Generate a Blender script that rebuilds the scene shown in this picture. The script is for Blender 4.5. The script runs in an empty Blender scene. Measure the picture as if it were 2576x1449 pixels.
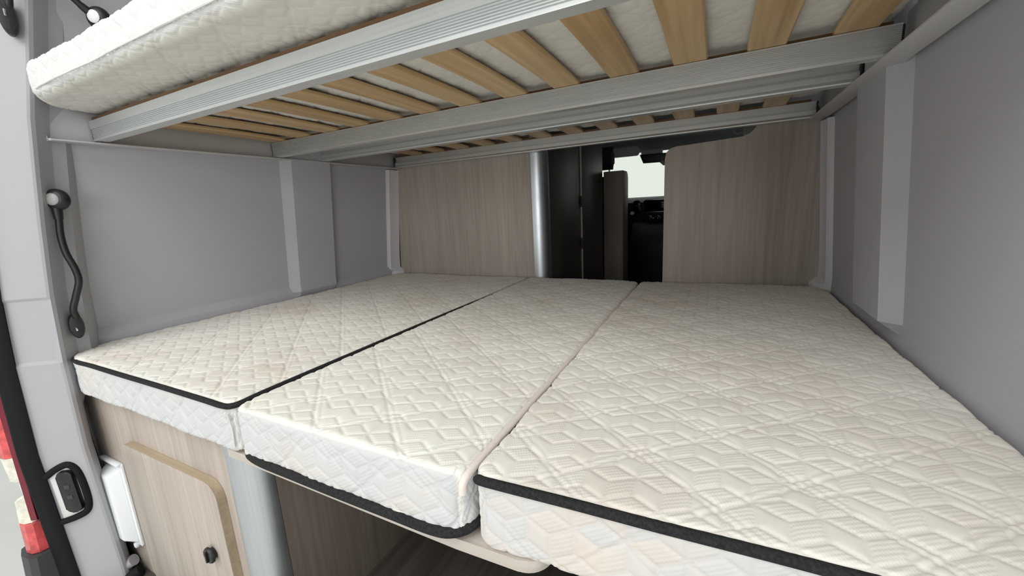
import bpy, bmesh, math, random
import numpy as np
from mathutils import Vector, Matrix

random.seed(7)
rng = np.random.default_rng(7)
S = bpy.context.scene
COL = S.collection

# ---------------------------------------------------------------- camera
# metres; x right, y into the van, z up, z = 0 on the lower bed's surface
cam_d = bpy.data.cameras.new('camera')
cam = bpy.data.objects.new('camera', cam_d)
COL.objects.link(cam)
S.camera = cam
YAW, PITCH, ROLL, FPX = -0.47317, -0.19766, -0.05369, 1009.3
cy_, sy_ = math.cos(YAW), math.sin(YAW)
cp_, sp_ = math.cos(PITCH), math.sin(PITCH)
fw = Vector((sy_ * cp_, cy_ * cp_, sp_))
rt = Vector((cy_, -sy_, 0.0))
up = rt.cross(fw)
rt2 = math.cos(ROLL) * rt + math.sin(ROLL) * up
up2 = -math.sin(ROLL) * rt + math.cos(ROLL) * up
M3 = Matrix((rt2, up2, -fw)).transposed()
cam.matrix_world = Matrix.Translation((0.5908, -0.3342, 0.3178)) @ M3.to_4x4()
cam_d.sensor_fit = 'HORIZONTAL'
cam_d.sensor_width = 36.0
cam_d.lens = FPX / 2576.0 * 36.0
cam_d.clip_start = 0.02
cam_d.clip_end = 100

# ---------------------------------------------------------------- world and light
W = bpy.data.worlds.new('showroom_daylight')
S.world = W
W.use_nodes = True
bg = W.node_tree.nodes['Background']
bg.inputs[0].default_value = (0.965, 1.0, 0.985, 1)
bg.inputs[1].default_value = 0.88


def area(name, loc, target, sx, sy, power, col=(1, 1, 1)):
    d = bpy.data.lights.new(name, 'AREA')
    d.shape = 'RECTANGLE'
    d.size, d.size_y = sx, sy
    d.energy = power
    d.color = col
    o = bpy.data.objects.new(name, d)
    COL.objects.link(o)
    o.location = loc
    o.rotation_euler = (Vector(target) - Vector(loc)).to_track_quat('-Z', 'Y').to_euler()
    return o


area('showroom_ceiling_light', (-0.35, -2.2, 2.3), (-0.35, -2.2, 0.0), 3.0, 2.4, 90, (1.0, 0.985, 0.945))
area('side_fill_light', (2.3, -3.6, 0.75), (-0.4, 0.9, 0.3), 1.8, 1.4, 42, (0.98, 0.99, 1.0))  # unseen fill lamp, added to lift the deep left wall and partition

vs = S.view_settings
vs.view_transform = 'Standard'
vs.look = 'None'
vs.gamma = 1.0
vs.use_curve_mapping = False
vs.exposure = 0.0

# ---------------------------------------------------------------- material helpers


def nodes(name):
    m = bpy.data.materials.new(name)
    m.use_nodes = True
    nt = m.node_tree
    return m, nt, nt.nodes['Principled BSDF']


def add(nt, typ, **kw):
    n = nt.nodes.new(typ)
    for k, v in kw.items():
        setattr(n, k, v)
    return n


def plain(name, col, rough=0.6, metal=0.0, bump=0.0, bscale=600.0, spec=0.5, var=0.0, vscale=4.0):
    m, nt, b = nodes(name)
    b.inputs['Base Color'].default_value = (*col, 1)
    b.inputs['Roughness'].default_value = rough
    b.inputs['Metallic'].default_value = metal
    b.inputs['Specular IOR Level'].default_value = spec
    tc = add(nt, 'ShaderNodeTexCoord')
    if bump:
        n = add(nt, 'ShaderNodeTexNoise')
        n.inputs['Scale'].default_value = bscale
        n.inputs['Detail'].default_value = 3
        nt.links.new(tc.outputs['Object'], n.inputs['Vector'])
        bp = add(nt, 'ShaderNodeBump')
        bp.inputs['Strength'].default_value = bump
        bp.inputs['Distance'].default_value = 0.001
        nt.links.new(n.outputs['Fac'], bp.inputs['Height'])
        nt.links.new(bp.outputs['Normal'], b.inputs['Normal'])
    if var:
        n = add(nt, 'ShaderNodeTexNoise')
        n.inputs['Scale'].default_value = vscale
        n.inputs['Detail'].default_value = 4
        nt.links.new(tc.outputs['Object'], n.inputs['Vector'])
        r = add(nt, 'ShaderNodeValToRGB')
        r.color_ramp.elements[0].position = 0.3
        r.color_ramp.elements[1].position = 0.7
        r.color_ramp.elements[0].color = (*[c * (1 - var) for c in col], 1)
        r.color_ramp.elements[1].color = (*[min(1, c * (1 + var)) for c in col], 1)
        nt.links.new(n.outputs['Fac'], r.inputs['Fac'])
        nt.links.new(r.outputs['Color'], b.inputs['Base Color'])
    return m


def wood(name, c0, c1, c2, grain_axis='Z', rough=0.5, fine=90.0, coarse=9.0, bump=0.15, ring=0.0):
    """streaked veneer: noise stretched along the grain axis"""
    m, nt, b = nodes(name)
    tc = add(nt, 'ShaderNodeTexCoord')
    mp = add(nt, 'ShaderNodeMapping')
    sc = {'X': (0.035, 1, 1), 'Y': (1, 0.035, 1), 'Z': (1, 1, 0.035)}[grain_axis]
    mp.inputs['Scale'].default_value = sc
    oi = add(nt, 'ShaderNodeObjectInfo')
    va = add(nt, 'ShaderNodeVectorMath', operation='SCALE')
    cx = add(nt, 'ShaderNodeCombineXYZ')
    for i in range(3):
        nt.links.new(oi.outputs['Random'], cx.inputs[i])
    va.inputs['Scale'].default_value = 7.0
    nt.links.new(cx.outputs[0], va.inputs[0])
    vadd = add(nt, 'ShaderNodeVectorMath', operation='ADD')
    nt.links.new(tc.outputs['Object'], vadd.inputs[0])
    nt.links.new(va.outputs[0], vadd.inputs[1])
    nt.links.new(vadd.outputs[0], mp.inputs['Vector'])
    n1 = add(nt, 'ShaderNodeTexNoise')
    n1.inputs['Scale'].default_value = coarse
    n1.inputs['Detail'].default_value = 5
    n1.inputs['Roughness'].default_value = 0.6
    n1.inputs['Distortion'].default_value = 0.3 + ring
    n2 = add(nt, 'ShaderNodeTexNoise')
    n2.inputs['Scale'].default_value = fine
    n2.inputs['Detail'].default_value = 4
    for n in (n1, n2):
        nt.links.new(mp.outputs['Vector'], n.inputs['Vector'])
    mix = add(nt, 'ShaderNodeMath', operation='MULTIPLY_ADD')
    mix.inputs[1].default_value = 0.45
    nt.links.new(n2.outputs['Fac'], mix.inputs[0])
    sub = add(nt, 'ShaderNodeMath', operation='MULTIPLY')
    sub.inputs[1].default_value = 0.62
    nt.links.new(n1.outputs['Fac'], sub.inputs[0])
    nt.links.new(sub.outputs[0], mix.inputs[2])
    r = add(nt, 'ShaderNodeValToRGB')
    e = r.color_ramp.elements
    e[0].position, e[1].position = 0.34, 0.72
    e[0].color, e[1].color = (*c0, 1), (*c2, 1)
    k = e.new(0.53)
    k.color = (*c1, 1)
    nt.links.new(mix.outputs[0], r.inputs['Fac'])
    nt.links.new(r.outputs['Color'], b.inputs['Base Color'])
    b.inputs['Roughness'].default_value = rough
    bp = add(nt, 'ShaderNodeBump')
    bp.inputs['Strength'].default_value = bump
    bp.inputs['Distance'].default_value = 0.0006
    nt.links.new(n2.outputs['Fac'], bp.inputs['Height'])
    nt.links.new(bp.outputs['Normal'], b.inputs['Normal'])
    return m


def brushed(name, col, rough, axis='X', metal=1.0, bump=0.08):
    m, nt, b = nodes(name)
    b.inputs['Metallic'].default_value = metal
    tc = add(nt, 'ShaderNodeTexCoord')
    mp = add(nt, 'ShaderNodeMapping')
    mp.inputs['Scale'].default_value = {'X': (0.02, 1, 1), 'Z': (1, 1, 0.02)}[axis]
    nt.links.new(tc.outputs['Object'], mp.inputs['Vector'])
    n = add(nt, 'ShaderNodeTexNoise')
    n.inputs['Scale'].default_value = 260
    n.inputs['Detail'].default_value = 3
    nt.links.new(mp.outputs['Vector'], n.inputs['Vector'])
    n2 = add(nt, 'ShaderNodeTexNoise')
    n2.inputs['Scale'].default_value = 14
    n2.inputs['Detail'].default_value = 3
    nt.links.new(tc.outputs['Object'], n2.inputs['Vector'])
    r = add(nt, 'ShaderNodeValToRGB')
    r.color_ramp.elements[0].color = (*[c * 0.86 for c in col], 1)
    r.color_ramp.elements[1].color = (*[min(1, c * 1.08) for c in col], 1)
    nt.links.new(n.outputs['Fac'], r.inputs['Fac'])
    nt.links.new(r.outputs['Color'], b.inputs['Base Color'])
    mr = add(nt, 'ShaderNodeMapRange')
    mr.inputs['To Min'].default_value = rough - 0.06
    mr.inputs['To Max'].default_value = rough + 0.08
    nt.links.new(n2.outputs['Fac'], mr.inputs['Value'])
    nt.links.new(mr.outputs['Result'], b.inputs['Roughness'])
    bp = add(nt, 'ShaderNodeBump')
    bp.inputs['Strength'].default_value = bump
    bp.inputs['Distance'].default_value = 0.0005
    nt.links.new(n.outputs['Fac'], bp.inputs['Height'])
    nt.links.new(bp.outputs['Normal'], b.inputs['Normal'])
    return m


def fabric(name, col, stain, stain_amt=1.0, border=(0.575, 0.58, 0.58), spread=0.50):  # default border: cooler side cloth, darkened to offset strong light on front faces
    """knitted mattress ticking: ribs and stitches in the cells flagged by the 'rib' attribute"""
    m, nt, b = nodes(name)
    b.inputs['Roughness'].default_value = 0.85
    b.inputs['Specular IOR Level'].default_value = 0.25
    b.inputs['Sheen Weight'].default_value = 0.15
    L = nt.links.new
    uv = add(nt, 'ShaderNodeUVMap')
    sx = add(nt, 'ShaderNodeSeparateXYZ')
    L(uv.outputs['UV'], sx.inputs[0])

    def math_(op, a, c=None):
        n = add(nt, 'ShaderNodeMath', operation=op)
        for i, v in enumerate((a, c)):
            if v is None:
                continue
            if isinstance(v, (int, float)):
                n.inputs[i].default_value = v
            else:
                L(v, n.inputs[i])
        return n.outputs[0]
    u, v = sx.outputs[0], sx.outputs[1]
    w = math_('ADD', math_('MULTIPLY', u, -0.5), math_('MULTIPLY', v, 0.866))
    t = math_('ADD', math_('MULTIPLY', u, 0.866), math_('MULTIPLY', v, 0.5))
    ribs = math_('SINE', math_('MULTIPLY', w, 2 * math.pi / 0.0052))
    dots = math_('SINE', math_('MULTIPLY', t, 2 * math.pi / 0.0034))
    pat = math_('MULTIPLY', math_('ADD', ribs, math_('MULTIPLY', dots, 0.45)), 0.5)
    at = add(nt, 'ShaderNodeAttribute')
    at.attribute_name = 'rib'
    sepa = add(nt, 'ShaderNodeSeparateColor')
    L(at.outputs['Color'], sepa.inputs['Color'])
    pat = math_('MULTIPLY', pat, sepa.outputs[0])
    fine = add(nt, 'ShaderNodeTexNoise')
    fine.inputs['Scale'].default_value = 900
    L(uv.outputs['UV'], fine.inputs['Vector'])
    h = math_('ADD', pat, math_('MULTIPLY', fine.outputs['Fac'], 0.5))
    bp = add(nt, 'ShaderNodeBump')
    bp.inputs['Strength'].default_value = 0.3
    bp.inputs['Distance'].default_value = 0.0007
    L(h, bp.inputs['Height'])
    L(bp.outputs['Normal'], b.inputs['Normal'])
    # stains and specks
    n1 = add(nt, 'ShaderNodeTexNoise')
    n1.inputs['Scale'].default_value = 3.2
    n1.inputs['Detail'].default_value = 3
    L(uv.outputs['UV'], n1.inputs['Vector'])
    r = add(nt, 'ShaderNodeMapRange')
    r.inputs['From Min'].default_value = spread
    r.inputs['From Max'].default_value = 0.72
    r.inputs['To Max'].default_value = 0.75 * stain_amt
    L(n1.outputs['Fac'], r.inputs['Value'])
    cell = math_('MULTIPLY', r.outputs['Result'], math_('ADD', math_('MULTIPLY', sepa.outputs[1], 0.8), 0.25))
    mx = add(nt, 'ShaderNodeMix', data_type='RGBA')
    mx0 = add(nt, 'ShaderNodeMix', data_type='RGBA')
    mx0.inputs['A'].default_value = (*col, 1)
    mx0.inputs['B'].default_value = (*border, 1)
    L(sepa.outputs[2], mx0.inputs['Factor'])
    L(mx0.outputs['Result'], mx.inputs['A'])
    mx.inputs['B'].default_value = (*stain, 1)
    L(cell, mx.inputs['Factor'])
    vo = add(nt, 'ShaderNodeTexVoronoi')
    vo.inputs['Scale'].default_value = 26
    vo.inputs['Randomness'].default_value = 1.0
    L(uv.outputs['UV'], vo.inputs['Vector'])
    sp = add(nt, 'ShaderNodeMath', operation='LESS_THAN')
    sp.inputs[1].default_value = 0.022
    L(vo.outputs['Distance'], sp.inputs[0])
    sepc = add(nt, 'ShaderNodeSeparateColor')
    L(vo.outputs['Color'], sepc.inputs['Color'])
    keep = math_('MULTIPLY', sp.outputs[0], math_('GREATER_THAN', sepc.outputs[0], 0.66))
    mx2 = add(nt, 'ShaderNodeMix', data_type='RGBA')
    L(math_('MULTIPLY', keep, 0.6 * stain_amt), mx2.inputs['Factor'])
    L(mx.outputs['Result'], mx2.inputs['A'])
    mx2.inputs['B'].default_value = (0.2, 0.17, 0.14, 1)
    L(mx2.outputs['Result'], b.inputs['Base Color'])
    return m


MAT = dict(
    fabric=fabric('quilted_fabric', (0.79, 0.775, 0.72), (0.70, 0.585, 0.50)),
    fabric_worn=fabric('quilted_fabric_worn', (0.785, 0.765, 0.71), (0.66, 0.57, 0.495), 1.15, spread=0.38),
    fabric_clean=fabric('quilted_fabric_clean', (0.68, 0.66, 0.61), (0.64, 0.61, 0.56), 0.4, border=(0.70, 0.70, 0.695)),
    tape=plain('rolled_fabric_edge', (0.76, 0.68, 0.63), 0.9, bump=0.4, bscale=900),
    thread=plain('seam_thread', (0.72, 0.71, 0.68), 0.9, bump=0.3, bscale=900),
    piping=plain('black_piping', (0.022, 0.022, 0.023), 0.9, bump=0.9, bscale=700, spec=0.2, var=0.4, vscale=300),
    lining=plain('grey_wall_lining', (0.47, 0.465, 0.505), 0.62, bump=0.12, bscale=500, spec=0.35),
    pillar=plain('pillar_plastic', (0.405, 0.40, 0.42), 0.5, bump=0.12, bscale=500, spec=0.4),
    ledge=plain('painted_ledge', (0.52, 0.51, 0.52), 0.42, bump=0.05, spec=0.5),
    trim=plain('corner_trim_plastic', (0.66, 0.65, 0.68), 0.45, bump=0.05),
    roof=plain('roof_lining', (0.55, 0.54, 0.55), 0.7, bump=0.1),
    veneer=wood('light_veneer', (0.33, 0.275, 0.232), (0.43, 0.37, 0.322), (0.53, 0.47, 0.418), 'Z', 0.5),
    veneer_x=wood('light_veneer_board', (0.38, 0.33, 0.29), (0.48, 0.43, 0.38), (0.57, 0.52, 0.47), 'X', 0.5),
    edge=wood('door_edge_veneer', (0.30, 0.225, 0.15), (0.38, 0.30, 0.205), (0.46, 0.37, 0.26), 'X', 0.5, fine=140),
    aisle_shade_veneer=wood('aisle_shade_veneer', (0.030, 0.025, 0.019), (0.044, 0.037, 0.029), (0.060, 0.051, 0.041), 'Z', 0.45),  # veneer with the aisle's shade put into its colour
    half_shade_veneer=wood('half_shade_veneer', (0.115, 0.09, 0.072), (0.155, 0.125, 0.103), (0.20, 0.165, 0.14), 'Z', 0.5),  # veneer darkened part way, shade under the bed painted into its colour
    slat=wood('birch_slat', (0.37, 0.225, 0.10), (0.54, 0.365, 0.185), (0.66, 0.48, 0.275), 'Y', 0.42, fine=70, coarse=11, ring=1.2),
    batten=wood('brown_batten', (0.10, 0.05, 0.025), (0.16, 0.085, 0.04), (0.22, 0.12, 0.06), 'X', 0.7),
    alu=brushed('brushed_aluminium', (0.74, 0.755, 0.755), 0.48, 'X', metal=0.8, bump=0.03),
    alu_post=brushed('aluminium_post', (0.60, 0.63, 0.66), 0.36, 'Z'),
    cap=plain('black_end_cap', (0.015, 0.015, 0.015), 0.6),
    floor=wood('dark_floor', (0.035, 0.03, 0.026), (0.06, 0.052, 0.045), (0.10, 0.088, 0.075), 'Y', 0.5, fine=60, coarse=14),
    black=plain('black_plastic', (0.012, 0.012, 0.014), 0.42, bump=0.05),
    rubber=plain('black_rubber', (0.008, 0.009, 0.010), 0.75, bump=0.2, bscale=300, spec=0.2),
    grey_lens=plain('frosted_lamp_lens', (0.34, 0.335, 0.33), 0.35),
    white=plain('white_plastic', (0.82, 0.84, 0.86), 0.32, bump=0.03),
    chrome=plain('satin_chrome', (0.75, 0.75, 0.76), 0.2, 1.0),
    headliner=plain('cab_headliner', (0.50, 0.53, 0.53), 0.8, bump=0.3, bscale=300),
    grey_plastic=plain('grey_cab_plastic', (0.62, 0.63, 0.61), 0.5, bump=0.1),
    dash=plain('dashboard_plastic', (0.014, 0.016, 0.017), 0.55, bump=0.3, bscale=250),
    screen=plain('dark_screen', (0.004, 0.004, 0.005), 0.12),
    seat=plain('black_seat_cloth', (0.010, 0.010, 0.011), 0.85, bump=0.4, bscale=400),
    red=plain('red_lens', (0.66, 0.10, 0.10), 0.12, var=0.3, vscale=40),
    darkred=plain('dark_red_lens', (0.16, 0.006, 0.02), 0.12),
    clear=plain('clear_lens', (0.80, 0.78, 0.66), 0.10, var=0.2, vscale=60),
    bumper=plain('dark_grey_bumper', (0.045, 0.047, 0.05), 0.6, bump=0.3, bscale=300),
    body=plain('white_van_paint', (0.70, 0.70, 0.69), 0.25),
    ground=plain('showroom_concrete', (0.60, 0.60, 0.575), 0.5, var=0.06, vscale=1.5),
)

gm, gnt, gb = nodes('windscreen_glass')
gnt.nodes.remove(gb)
tr = add(gnt, 'ShaderNodeBsdfTransparent')
tr.inputs[0].default_value = (0.985, 1.0, 0.955, 1)
gl = add(gnt, 'ShaderNodeBsdfGlossy')
gl.inputs['Roughness'].default_value = 0.02
mxs = add(gnt, 'ShaderNodeMixShader')
mxs.inputs[0].default_value = 0.03
gnt.links.new(tr.outputs[0], mxs.inputs[1])
gnt.links.new(gl.outputs[0], mxs.inputs[2])
gnt.links.new(mxs.outputs[0], gnt.nodes['Material Output'].inputs[0])
MAT['glass'] = gm

# ---------------------------------------------------------------- geometry helpers


def tag(o, label=None, cat=None, group=None, kind=None):
    if label:
        o['label'] = label
    if cat:
        o['category'] = cat
    if group:
        o['group'] = group
    if kind:
        o['kind'] = kind
    return o


def link(name, me, mat, parent=None):
    o = bpy.data.objects.new(name, me)
    COL.objects.link(o)
    if mat:
        me.materials.clear()
        me.materials.append(MAT[mat])
    if parent is not None:
        o.parent = parent
        o.matrix_parent_inverse = Matrix.Translation(parent.location).inverted() if parent.parent is None and parent.type == 'EMPTY' else Matrix()
    return o


def empty(name, loc, label, cat, group=None):
    o = bpy.data.objects.new(name, None)
    COL.objects.link(o)
    o.location = loc
    o.empty_display_size = 0.05
    return tag(o, label, cat, group)


def shade(me, on=True, angle=None):
    for p in me.polygons:
        p.use_smooth = on
    if on and angle is not None:
        try:
            me.set_sharp_from_angle(angle=math.radians(angle))
        except Exception:
            pass


def from_bm(name, bm, mat, parent=None, smooth=35):
    bmesh.ops.recalc_face_normals(bm, faces=bm.faces)
    me = bpy.data.meshes.new(name)
    bm.to_mesh(me)
    bm.free()
    if smooth:
        shade(me, True, smooth)
    return link(name, me, mat, parent)


def bevel(bm, w, seg=2, sel=None):
    if w <= 0:
        return
    es = sel if sel is not None else bm.edges[:]
    bmesh.ops.bevel(bm, geom=es, offset=w, segments=seg, affect='EDGES', profile=0.5, clamp_overlap=True)


def box(name, x0, x1, y0, y1, z0, z1, mat, parent=None, bev=0.0015, seg=2):
    bm = bmesh.new()
    bmesh.ops.create_cube(bm, size=1)
    for v in bm.verts:
        v.co = ((x0 + x1) / 2 + v.co.x * (x1 - x0), (y0 + y1) / 2 + v.co.y * (y1 - y0), (z0 + z1) / 2 + v.co.z * (z1 - z0))
    bevel(bm, bev, seg)
    return from_bm(name, bm, mat, parent)


def prism(name, pts, axis, a, b, mat, parent=None, bev=0.0, seg=2, smooth=35):
    """extrude a 2D outline along an axis. axis x: pts=(y,z); y: pts=(x,z); z: pts=(x,y)"""
    bm = bmesh.new()

    def P(p, t):
        return {'x': (t, p[0], p[1]), 'y': (p[0], t, p[1]), 'z': (p[0], p[1], t)}[axis]
    va = [bm.verts.new(P(p, a)) for p in pts]
    vb = [bm.verts.new(P(p, b)) for p in pts]
    n = len(pts)
    fa = bm.faces.new(va)
    fb = bm.faces.new(vb[::-1])
    for i in range(n):
        bm.faces.new((va[i], vb[i], vb[(i + 1) % n], va[(i + 1) % n]))
    if bev:
        bevel(bm, bev, seg, list(set(fa.edges[:] + fb.edges[:])))
    return from_bm(name, bm, mat, parent, smooth)


def arc(cx, cy, r, a0, a1, n=8):
    return [(cx + r * math.cos(math.radians(a0 + (a1 - a0) * i / n)), cy + r * math.sin(math.radians(a0 + (a1 - a0) * i / n))) for i in range(n + 1)]


def rrect(x0, x1, y0, y1, r, n=6):
    return arc(x1 - r, y1 - r, r, 0, 90, n) + arc(x0 + r, y1 - r, r, 90, 180, n) + arc(x0 + r, y0 + r, r, 180, 270, n) + arc(x1 - r, y0 + r, r, 270, 360, n)


def smooth_path(pts, n=10):
    """Catmull-Rom through the points"""
    P = [Vector(p) for p in pts]
    P = [P[0] * 2 - P[1]] + P + [P[-1] * 2 - P[-2]]
    out = []
    for i in range(1, len(P) - 2):
        for k in range(n):
            t = k / n
            a, b, c, d = P[i - 1], P[i], P[i + 1], P[i + 2]
            out.append(0.5 * ((2 * b) + (c - a) * t + (2 * a - 5 * b + 4 * c - d) * t * t + (3 * b - a - 3 * c + d) * t ** 3))
    out.append(P[-2])
    return out


def tube(name, path, radius, mat, parent=None, n=10, flat=None, cap=True):
    """sweep a circle along a path; radius number or list; flat=(up vector, ratio) squashes it"""
    bm = bmesh.new()
    path = [Vector(p) for p in path]
    rings = []
    ref = Vector((0, 0, 1))
    for i, p in enumerate(path):
        d = (path[min(i + 1, len(path) - 1)] - path[max(i - 1, 0)]).normalized()
        if abs(d.dot(ref)) > 0.95:
            ref = Vector((0, 1, 0)) if abs(d.y) < 0.9 else Vector((1, 0, 0))
        s = d.cross(ref).normalized()
        u = s.cross(d).normalized()
        ref = u
        r = radius[i] if isinstance(radius, (list, tuple)) else radius
        rs = r * (flat or 1.0)
        rings.append([bm.verts.new(p + s * rs * math.cos(2 * math.pi * k / n) + u * r * math.sin(2 * math.pi * k / n)) for k in range(n)])
    for a, b in zip(rings, rings[1:]):
        for k in range(n):
            bm.faces.new((a[k], b[k], b[(k + 1) % n], a[(k + 1) % n]))
    if cap:
        bm.faces.new(rings[0][::-1])
        bm.faces.new(rings[-1])
    return from_bm(name, bm, mat, parent, 60)


def lathe(name, prof, origin, direction, mat, parent=None, n=24, scale=(1, 1)):
    """prof: list of (radius, height) revolved about the direction through origin"""
    d = Vector(direction).normalized()
    sd = d.cross(Vector((0, 0, 1)))
    sd = Vector((1, 0, 0)) if sd.length < 1e-4 else sd.normalized()
    q = Matrix((sd, sd.cross(d), d)).transposed()
    bm = bmesh.new()
    rings = []
    for r, h in prof:
        rings.append([bm.verts.new(Vector(origin) + q @ Vector((r * scale[0] * math.cos(2 * math.pi * k / n), r * scale[1] * math.sin(2 * math.pi * k / n), h))) for k in range(n)])
    for a, b in zip(rings, rings[1:]):
        for k in range(n):
            bm.faces.new((a[k], b[k], b[(k + 1) % n], a[(k + 1) % n]))
    bm.faces.new(rings[0][::-1])
    bm.faces.new(rings[-1])
    return from_bm(name, bm, mat, parent, 40)


def grid_mesh(name, V, F, mat, parent=None, uv=None, rib=None, smooth=True):
    """V (n,3) array, F list of index arrays (quads array and optional n-gon lists)"""
    me = bpy.data.meshes.new(name)
    quads, ngons = F
    nl = quads.size + sum(len(g) for g in ngons)
    me.vertices.add(len(V))
    me.vertices.foreach_set('co', np.ascontiguousarray(V, dtype=np.float32).ravel())
    me.loops.add(nl)
    idx = np.concatenate([quads.ravel()] + [np.array(g) for g in ngons]).astype(np.int32)
    me.loops.foreach_set('vertex_index', idx)
    npoly = len(quads) + len(ngons)
    me.polygons.add(npoly)
    tot = np.concatenate([np.full(len(quads), 4), np.array([len(g) for g in ngons], dtype=int)]).astype(np.int32)
    start = np.concatenate([[0], np.cumsum(tot)[:-1]]).astype(np.int32)
    me.polygons.foreach_set('loop_start', start)
    me.polygons.foreach_set('loop_total', tot)
    me.polygons.foreach_set('use_smooth', np.full(npoly, smooth))
    me.update(calc_edges=True)
    if uv is not None:
        l = me.uv_layers.new(name='UVMap')
        l.data.foreach_set('uv', uv[idx].astype(np.float32).ravel())
    if rib is not None:
        ca = me.color_attributes.new('rib', 'FLOAT_COLOR', 'POINT')
        ca.data.foreach_set('color', rib.astype(np.float32).ravel())
    me.validate()
    return link(name, me, mat, parent)


# ---------------------------------------------------------------- the setting: floor, roof, walls
FLOOR = -0.655
ROOF = 1.25
tag(box('floor', -1.03, 1.03, -0.06, 4.45, FLOOR - 0.06, FLOOR, 'floor', bev=0), 'dark grey wood-effect floor under the bed and along the aisle', 'floor', kind='structure')
tag(box('ceiling', -1.03, 1.03, 0.10, 2.5, ROOF, ROOF + 0.05, 'roof', bev=0), 'pale roof lining above the upper bunk', 'ceiling', kind='structure')
tag(box('ground', -9, 9, -9, 12, -1.30, -1.25, 'ground', bev=0), 'pale concrete showroom ground outside the van', 'ground', kind='structure')


def wall(side, name, label):
    s = side
    b0 = 0.934 if s > 0 else 0.966
    b1 = 0.899 if s > 0 else 0.905

    def base(z):
        if z <= 0.05:
            return b0
        return b0 - (b0 - b1) * (z - 0.05) / 0.495 - (0.0 if z < 0.6 else 0.10 * (z - 0.6) ** 2)
    ys = [0.055, 0.4, 0.700, 0.728, 0.80, 0.905, 0.911, 1.1, 1.335, 1.9, 2.5, 3.2, 4.45]
    zs = [FLOOR, -0.112, -0.088, 0.0, 0.022, 0.045, 0.06, 0.15, 0.3, 0.45, 0.545, 0.65, 0.8, 1.0, 1.25]

    def inset(y, z):
        p = 0.0
        if 0.70 < y < 0.911:
            p = 0.032
        q = 0.0
        if y < 1.34 and s < 0 and z > -0.09:
            q = 0.017 if z <= 0.022 else (0.017 * (0.045 - z) / 0.023 if z < 0.045 else 0.0)
        if (s > 0 and z <= 0.022) or z <= 0.0:
            p = 0.0
        return max(p, q)
    if s > 0:
        ys = [-0.06] + ys[0:]
    V = []
    for y in ys:
        for z in zs:
            V.append((s * (base(z) - inset(y, z)), y, z))
    nz = len(zs)
    Q = []
    for i in range(len(ys) - 1):
        for j in range(nz - 1):
            Q.append((i * nz + j, (i + 1) * nz + j, (i + 1) * nz + j + 1, i * nz + j + 1))
    bm = bmesh.new()
    vs_ = [bm.verts.new(v) for v in V]
    for q in Q:
        bm.faces.new([vs_[k] for k in q])
    # outer skin makes it a solid wall
    ext = bmesh.ops.extrude_face_region(bm, geom=bm.faces[:])
    for v in [g for g in ext['geom'] if isinstance(g, bmesh.types.BMVert)]:
        v.co.x = s * 1.03
    o = from_bm(name, bm, 'lining', None, 12)
    tag(o, label, 'wall', kind='structure')
    return base


baseL = wall(-1, 'wall_left', 'grey lining of the van side with upright post, left of the beds')
baseR = wall(1, 'wall_right', 'grey lining of the van side with upright post, right of the beds')

# rear pillar beside the open doorway (leans forward towards the top)


def interp(z, tab):
    zs_, vs_ = zip(*tab)
    return float(np.interp(z, zs_, vs_))


DY = [(-0.66, 0.004), (-0.24, -0.006), (0.0, 0.0), (0.17, 0.009), (0.34, 0.026), (0.58, 0.054), (0.84, 0.095), (1.25, 0.165)]
LX = [(-0.7, 0.0), (0.05, 0.0), (0.545, 0.012), (0.85, 0.040), (1.25, 0.11)]
zlev = [FLOOR - 0.1, -0.6, -0.45, -0.24, -0.13, -0.11, -0.06, -0.004, 0.004, 0.08, 0.156, 0.163, 0.25, 0.34, 0.46, 0.58, 0.70, 0.84, 1.0, 1.25]
bm = bmesh.new()
rows = []
for z in zlev:
    dy, lx = interp(z, DY), interp(z, LX)
    low = interp(z, [(-0.7, 1.0), (-0.13, 1.0), (-0.06, 0.0), (1, 0.0)])
    rec = 0.004 if 0.0 < z < 0.16 else 0.0
    ridge = [(-0.936, -0.062), (-0.932 - rec, -0.052 + rec * .3), (-0.90 - rec, -0.028 + rec * .3), (-0.872 - rec, -0.007 + rec * .3), (-0.863 - rec, 0.001 + rec * .3), (-0.861, 0.006), (-0.864, 0.014)]
    tail = [(-0.893, 0.040), (-0.899, 0.047), (-0.903, 0.073), (-0.925, 0.093), (-0.972, 0.115)]
    tail_low = [(-0.880, 0.024), (-0.895, 0.032), (-0.92, 0.038), (-0.95, 0.045), (-0.972, 0.052)]
    pts = ridge + [(a[0] * (1 - low) + b_[0] * low, a[1] * (1 - low) + b_[1] * low) for a, b_ in zip(tail, tail_low)]
    pts += [(-1.03, pts[-1][1]), (-1.03, -0.062)]
    rows.append([bm.verts.new((p[0] + lx * (1 if p[0] > -1.0 else 0), p[1] + dy, z)) for p in pts])
for a, b_ in zip(rows, rows[1:]):
    n = len(a)
    for k in range(n):
        bm.faces.new((a[k], a[(k + 1) % n], b_[(k + 1) % n], b_[k]))
bm.faces.new(rows[0])
bm.faces.new(rows[-1][::-1])
tag(from_bm('trim_1', bm, 'pillar', None, 22), 'pale grey moulded pillar cover at the rear doorway', 'pillar', kind='structure')


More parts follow.
